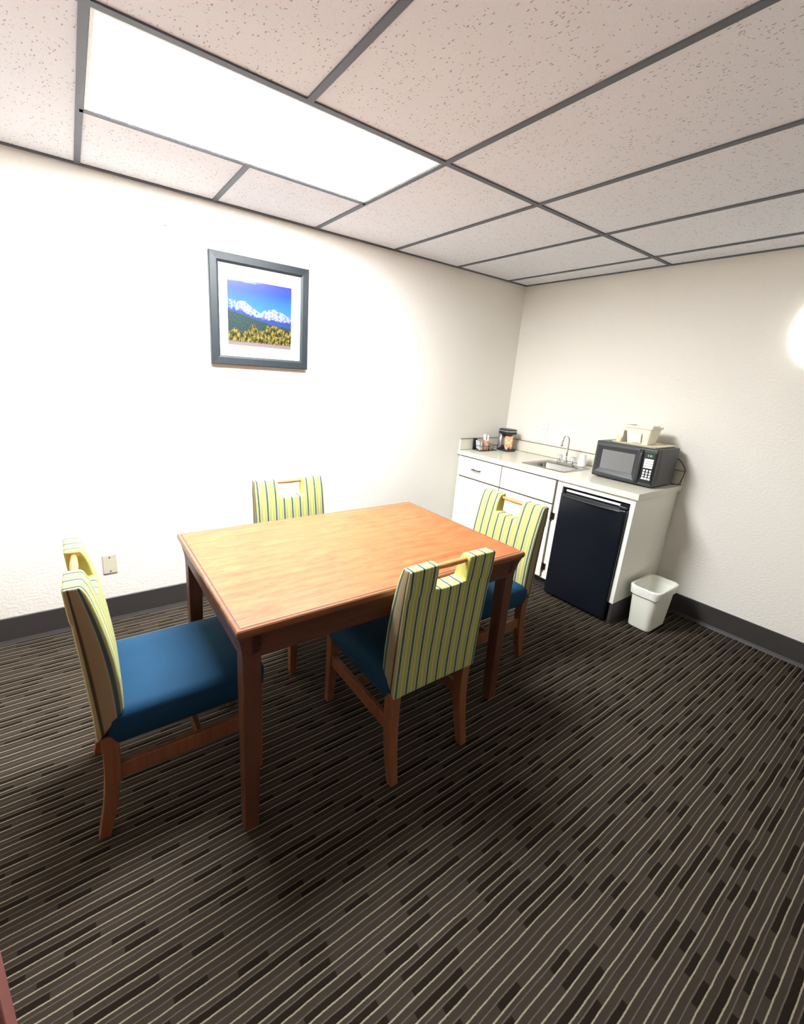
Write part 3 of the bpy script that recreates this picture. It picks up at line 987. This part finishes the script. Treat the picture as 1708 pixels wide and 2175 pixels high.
# ------------------------------------------------------------ mini fridge
t = thing('mini_fridge', 'black mini fridge in the open bay under the worktop', 'fridge', (0, -1.292, 0))
link('cabinet_body', B(-.575, -.06, -.228, .228, .015, .822), M['fridge'], t, bevel=.004)
bm = bmesh.new()
z0, z1 = .020, .795
lo = []
for x, i in ((-.580, 0), (-.622, 0), (-.634, .010)):
    lo.append([(x, -.232 + i, z0 + i), (x, .232 - i, z0 + i), (x, .232 - i, z1 - i * .6), (x, -.232 + i, z1 - i * .6)])
rings(bm, lo)
dd = link('door', bm, M['fridge'], t, bevel=.006, seg=3)
bm = bmesh.new()
for k in range(1):
    pts = [(-.632, .205, .782), (-.640, .17, .779), (-.643, 0, .777), (-.640, -.17, .779), (-.632, -.205, .782)]
    tube(bm, catmull(pts), .006, 8)
link('grip_lip', bm, M['black'], dd, smooth=True)
link('top_strip', B(-.585, -.575, -.165, .218, .803, .817), M['white'], t, bevel=.002)  # trim strip; its white stands in for light reflected off the top edge
link('hinge_cover', B(-.630, -.575, -.226, -.178, .797, .815), M['black'], t, bevel=.004)
link('gasket', B(-.581, -.574, -.224, .224, .028, .790), M['gap'], t)
for x in (-.54, -.10):
    for y in (-.19, .19):
        link('foot', lathe([(.016, 0), (.016, .016)], 12, (x, y)), M['black'], t)

# ------------------------------------------------------------ waste bin
t = thing('waste_bin', 'white plastic waste bin with a liner on the carpet beside the cabinet', 'bin', (-.365, -1.685, 0))
hB = .300
bm = bmesh.new()
rings(bm, [rrect(.116, .062, .028, .001, 6), rrect(.124, .069, .034, .010, 6), rrect(.148, .083, .042, hB - .012, 6), rrect(.154, .089, .046, hB - .010, 6), rrect(.155, .090, .046, hB, 6), rrect(.146, .081, .042, hB, 6), rrect(.118, .063, .032, .014, 6)])
link('tub', bm, M['binplast'], t, smooth=False, bevel=.001)
bm = bmesh.new()
rnd = random.Random(3)
lo = []
for s, z, j in ((.122, .10, .003), (.143, hB - .03, .002), (.154, hB + .002, .0005), (.158, hB + .003, .0005), (.1595, hB - .006, .0006), (.158, hB - .030, .0012), (.1555, hB - .056, .0012)):
    base_ = rrect(s, s - .065, .044, z, 8)
    lo.append([(p[0] + rnd.uniform(-j, j), p[1] + rnd.uniform(-j, j), p[2] + (rnd.uniform(-j, j) * (3 if z > .2 and z < hB else 1))) for p in base_])
rings(bm, lo, False, False)
link('liner', bm, M['liner'], t, smooth=True)

# ------------------------------------------------------------ table
TX0, TX1, TY0, TY1, TZ = -3.108, -1.809, -1.650, -.798, .790
tcx, tcy = (TX0 + TX1) / 2, (TY0 + TY1) / 2
t = thing('dining_table', 'rectangular cherry dining table with orange wood-grain top and square legs', 'table', (tcx, tcy, 0))
hx, hy = (TX1 - TX0) / 2, (TY1 - TY0) / 2
bm = bmesh.new()
eb = .014
link('tabletop', B(-hx + eb + .002, hx - eb - .002, -hy + eb + .002, hy - eb - .002, TZ - .022, TZ), M['laminate'], t)
link('inlay_groove', B(-hx + eb - .001, hx - eb + .001, -hy + eb - .001, hy - eb + .001, TZ - .020, TZ - .0008), M['groove'], t)
bm = bmesh.new()
lo = []
for d, z in ((eb, TZ - .001), (.004, TZ - .001), (.0008, TZ - .005), (0, TZ - .012), (.001, TZ - .022), (.006, TZ - .030), (eb + .01, TZ - .030)):
    lo.append([(-hx + d, -hy + d, z), (hx - d, -hy + d, z), (hx - d, hy - d, z), (-hx + d, hy - d, z)])
rings(bm, lo, False, False)
link('edge_moulding', bm, M['edge'], t)
def inset(z):
    """outer face of apron and legs: a cove below the edge"""
    s = min(1.0, max(0.0, (TZ - .030 - z) / .10))
    return .006 + .017 * (1 - (1 - s) ** 2)
zs = [TZ - .030, TZ - .045, TZ - .060, TZ - .080, TZ - .100, TZ - .118]
lw = .058
for ax, sg in (('x', -1), ('x', 1), ('y', -1), ('y', 1)):
    bm = bmesh.new()
    ln = (hx if ax == 'x' else hy) - .05
    hh = hy if ax == 'x' else hx
    prof = [(hh - inset(z), z) for z in zs] + [(hh - .055, zs[-1]), (hh - .055, zs[0])]
    loops = []
    for e in (-ln, ln):
        loops.append([(e, sg * q, z) if ax == 'x' else (sg * q, e, z) for q, z in prof])
    rings(bm, loops)
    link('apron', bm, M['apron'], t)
for sx in (-1, 1):
    for sy in (-1, 1):
        bm = bmesh.new()
        loops = []
        for z in (zs[0], TZ - .045, TZ - .060, TZ - .080, TZ - .10, TZ - .12, TZ - .14, TZ - .16, .45, .2, 0.0):
            o0 = inset(z)
            w2 = lw + (.023 - o0) if z > TZ - .16 else lw - .012 * (1 - z / (TZ - .16))
            a0, a1 = hx - o0, hx - o0 - w2
            b0, b1 = hy - o0, hy - o0 - w2
            loops.append([(sx * a0, sy * b0, z), (sx * a1, sy * b0, z), (sx * a1, sy * b1, z), (sx * a0, sy * b1, z)])
        rings(bm, loops)
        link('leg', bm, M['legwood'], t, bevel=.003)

# ------------------------------------------------------------ chairs
def make_chair():
    t = thing('dining_chair', None, None)
    # seat (local +x is the front)
    bm = bmesh.new()
    L = []
    for (x0, x1, hyw, z) in ((-.205, .268, .186, .342), (-.218, .280, .204, .352), (-.222, .288, .212, .390), (-.222, .289, .213, .440), (-.215, .280, .206, .462), (-.195, .255, .185, .4735), (-.12, .18, .11, .479)):
        r = .035
        L.append(rrect((x1 - x0) / 2, hyw, r, z, 5, ((x0 + x1) / 2, 0)))
    rings(bm, L)
    link('seat', bm, M['blue'], t, smooth=True)
    # backrest
    ycut = [-.210, -.160, -.115, -.076, -.038, 0, .038, .076, .115, .160, .210]
    zc = [.375, .47, .56, .65, .73, .792, .806, .85, .88, .905]
    def lerp(tab, z):
        for (z0, a), (z1, b) in zip(tab, tab[1:]):
            if z <= z1:
                return a + (b - a) * (z - z0) / (z1 - z0)
        return tab[-1][1]
    fr = [(.375, -.178), (.47, -.164), (.56, -.166), (.65, -.175), (.73, -.187), (.80, -.201), (.85, -.213), (.88, -.222), (.905, -.234)]
    bk = [(.375, -.240), (.47, -.242), (.56, -.247), (.65, -.253), (.73, -.259), (.80, -.264), (.85, -.268), (.88, -.270), (.905, -.272)]
    bm = bmesh.new()
    F, K = {}, {}
    def present(i, j):       # column cell i, row cell j
        zmid = (zc[j] + zc[j + 1]) / 2
        ymid = (ycut[i] + ycut[i + 1]) / 2
        return not (zmid > .806 and abs(ymid) < .076)
    def zf(z):               # lower edge of the back slopes down to the rear
        return .452 if z < .38 else z
    def gv(S, tab, i, j, front):
        if (i, j) not in S:
            z = zc[j]
            x = lerp(tab, z)
            y = ycut[i]
            cap = z > .80 and abs(y) > .07
            if not front:
                if cap:
                    x -= .0035
                x += -.004 * (abs(y) / .21) ** 2
            else:
                x += .006 * (1 - (y / .21) ** 2)
                if z < .38:
                    z = .452
            if abs(z - .806) < 1e-6 and abs(y) < .05:
                z = .802 if front else .800
            if z > .87:
                y *= .99
            S[(i, j)] = bm.verts.new((x, y, z))
        return S[(i, j)]
    nx, nz = len(ycut) - 1, len(zc) - 1
    for i in range(nx):
        for j in range(nz):
            if not present(i, j):
                continue
            for S, tab, front in ((F, fr, True), (K, bk, False)):
                bm.faces.new([gv(S, tab, *q, front) for q in ((i, j), (i + 1, j), (i + 1, j + 1), (i, j + 1))])
            for (di, dj, e) in ((-1, 0, ((i, j), (i, j + 1))), (1, 0, ((i + 1, j), (i + 1, j + 1))), (0, -1, ((i, j), (i + 1, j))), (0, 1, ((i, j + 1), (i + 1, j + 1)))):
                ii, jj = i + di, j + dj
                if not (0 <= ii < nx and 0 <= jj < nz) or not present(ii, jj):
                    a, b = e
                    bm.faces.new((gv(F, fr, *a, True), gv(F, fr, *b, True), gv(K, bk, *b, False), gv(K, bk, *a, False)))
    link('backrest', bm, M['stripe'], t, smooth=True, bevel=.013, seg=4, angle=38)
    bm = bmesh.new()
    tube(bm, [(-.250, -.084, .884), (-.250, -.05, .884), (-.250, 0, .884), (-.250, .05, .884), (-.250, .084, .884)], [.0085, .0105, .0125, .0105, .0085], 14)
    link('handle_rod', bm, M['rod'], t, smooth=True)
    for s in (-1, 1):
        bm = bmesh.new()
        L = []
        for z, x0, x1, ww in ((.385, -.234, -.186, .042), (.30, -.233, -.186, .042), (.22, -.236, -.191, .041), (.12, -.247, -.206, .038), (0, -.270, -.236, .034)):
            y1 = s * .204
            y0 = s * (.204 - ww)
            L.append([(x0, y0, z), (x1, y0, z), (x1, y1, z), (x0, y1, z)])
        rings(bm, L)
        link('leg', bm, M['chairwood'], t, bevel=.003)
        bm = bmesh.new()
        L = []
        for z, ww in ((.385, .044), (.20, .042), (0, .032)):
            x1, y1 = .276, s * .204
            L.append([(x1 - ww, y1 - s * ww, z), (x1, y1 - s * ww, z), (x1, y1, z), (x1 - ww, y1, z)])
        rings(bm, L)
        link('leg', bm, M['chairwood'], t, bevel=.003)
        ya, yb = s * .176, s * .196
        link('side_stretcher', B(-.20, .25, min(ya, yb), max(ya, yb), .205, .262), M['chairwood'], t, bevel=.003)
    link('cross_stretcher', B(.045, .065, -.178, .178, .212, .256), M['chairwood'], t, bevel=.003)
    return t

GRP = 'striped dining chairs round the table'
proto = make_chair()
spots = [
    (-3.222, -1.203, 0.0, 'blue-seated striped chair pulled out at the left end of the table'),
    (-2.365, -1.482, 90.0, 'striped chair nearest the camera, seen from behind at the table front'),
    (-2.436, -.690, -90.0, 'striped chair at the far side of the table by the picture wall'),
    (-1.690, -1.275, 180.0, 'striped chair at the right end of the table before the white cabinet'),
]
for i, (x, y, a, lab) in enumerate(spots):
    if i == 0:
        o = proto
    else:
        o = proto.copy()
        COL.objects.link(o)
        for ch in list(proto.children):
            c = ch.copy()
            COL.objects.link(c)
            c.parent = o
    o.location = (x, y, 0)
    o.rotation_euler = (0, 0, math.radians(a))
    tag(o, lab, 'chair', GRP)
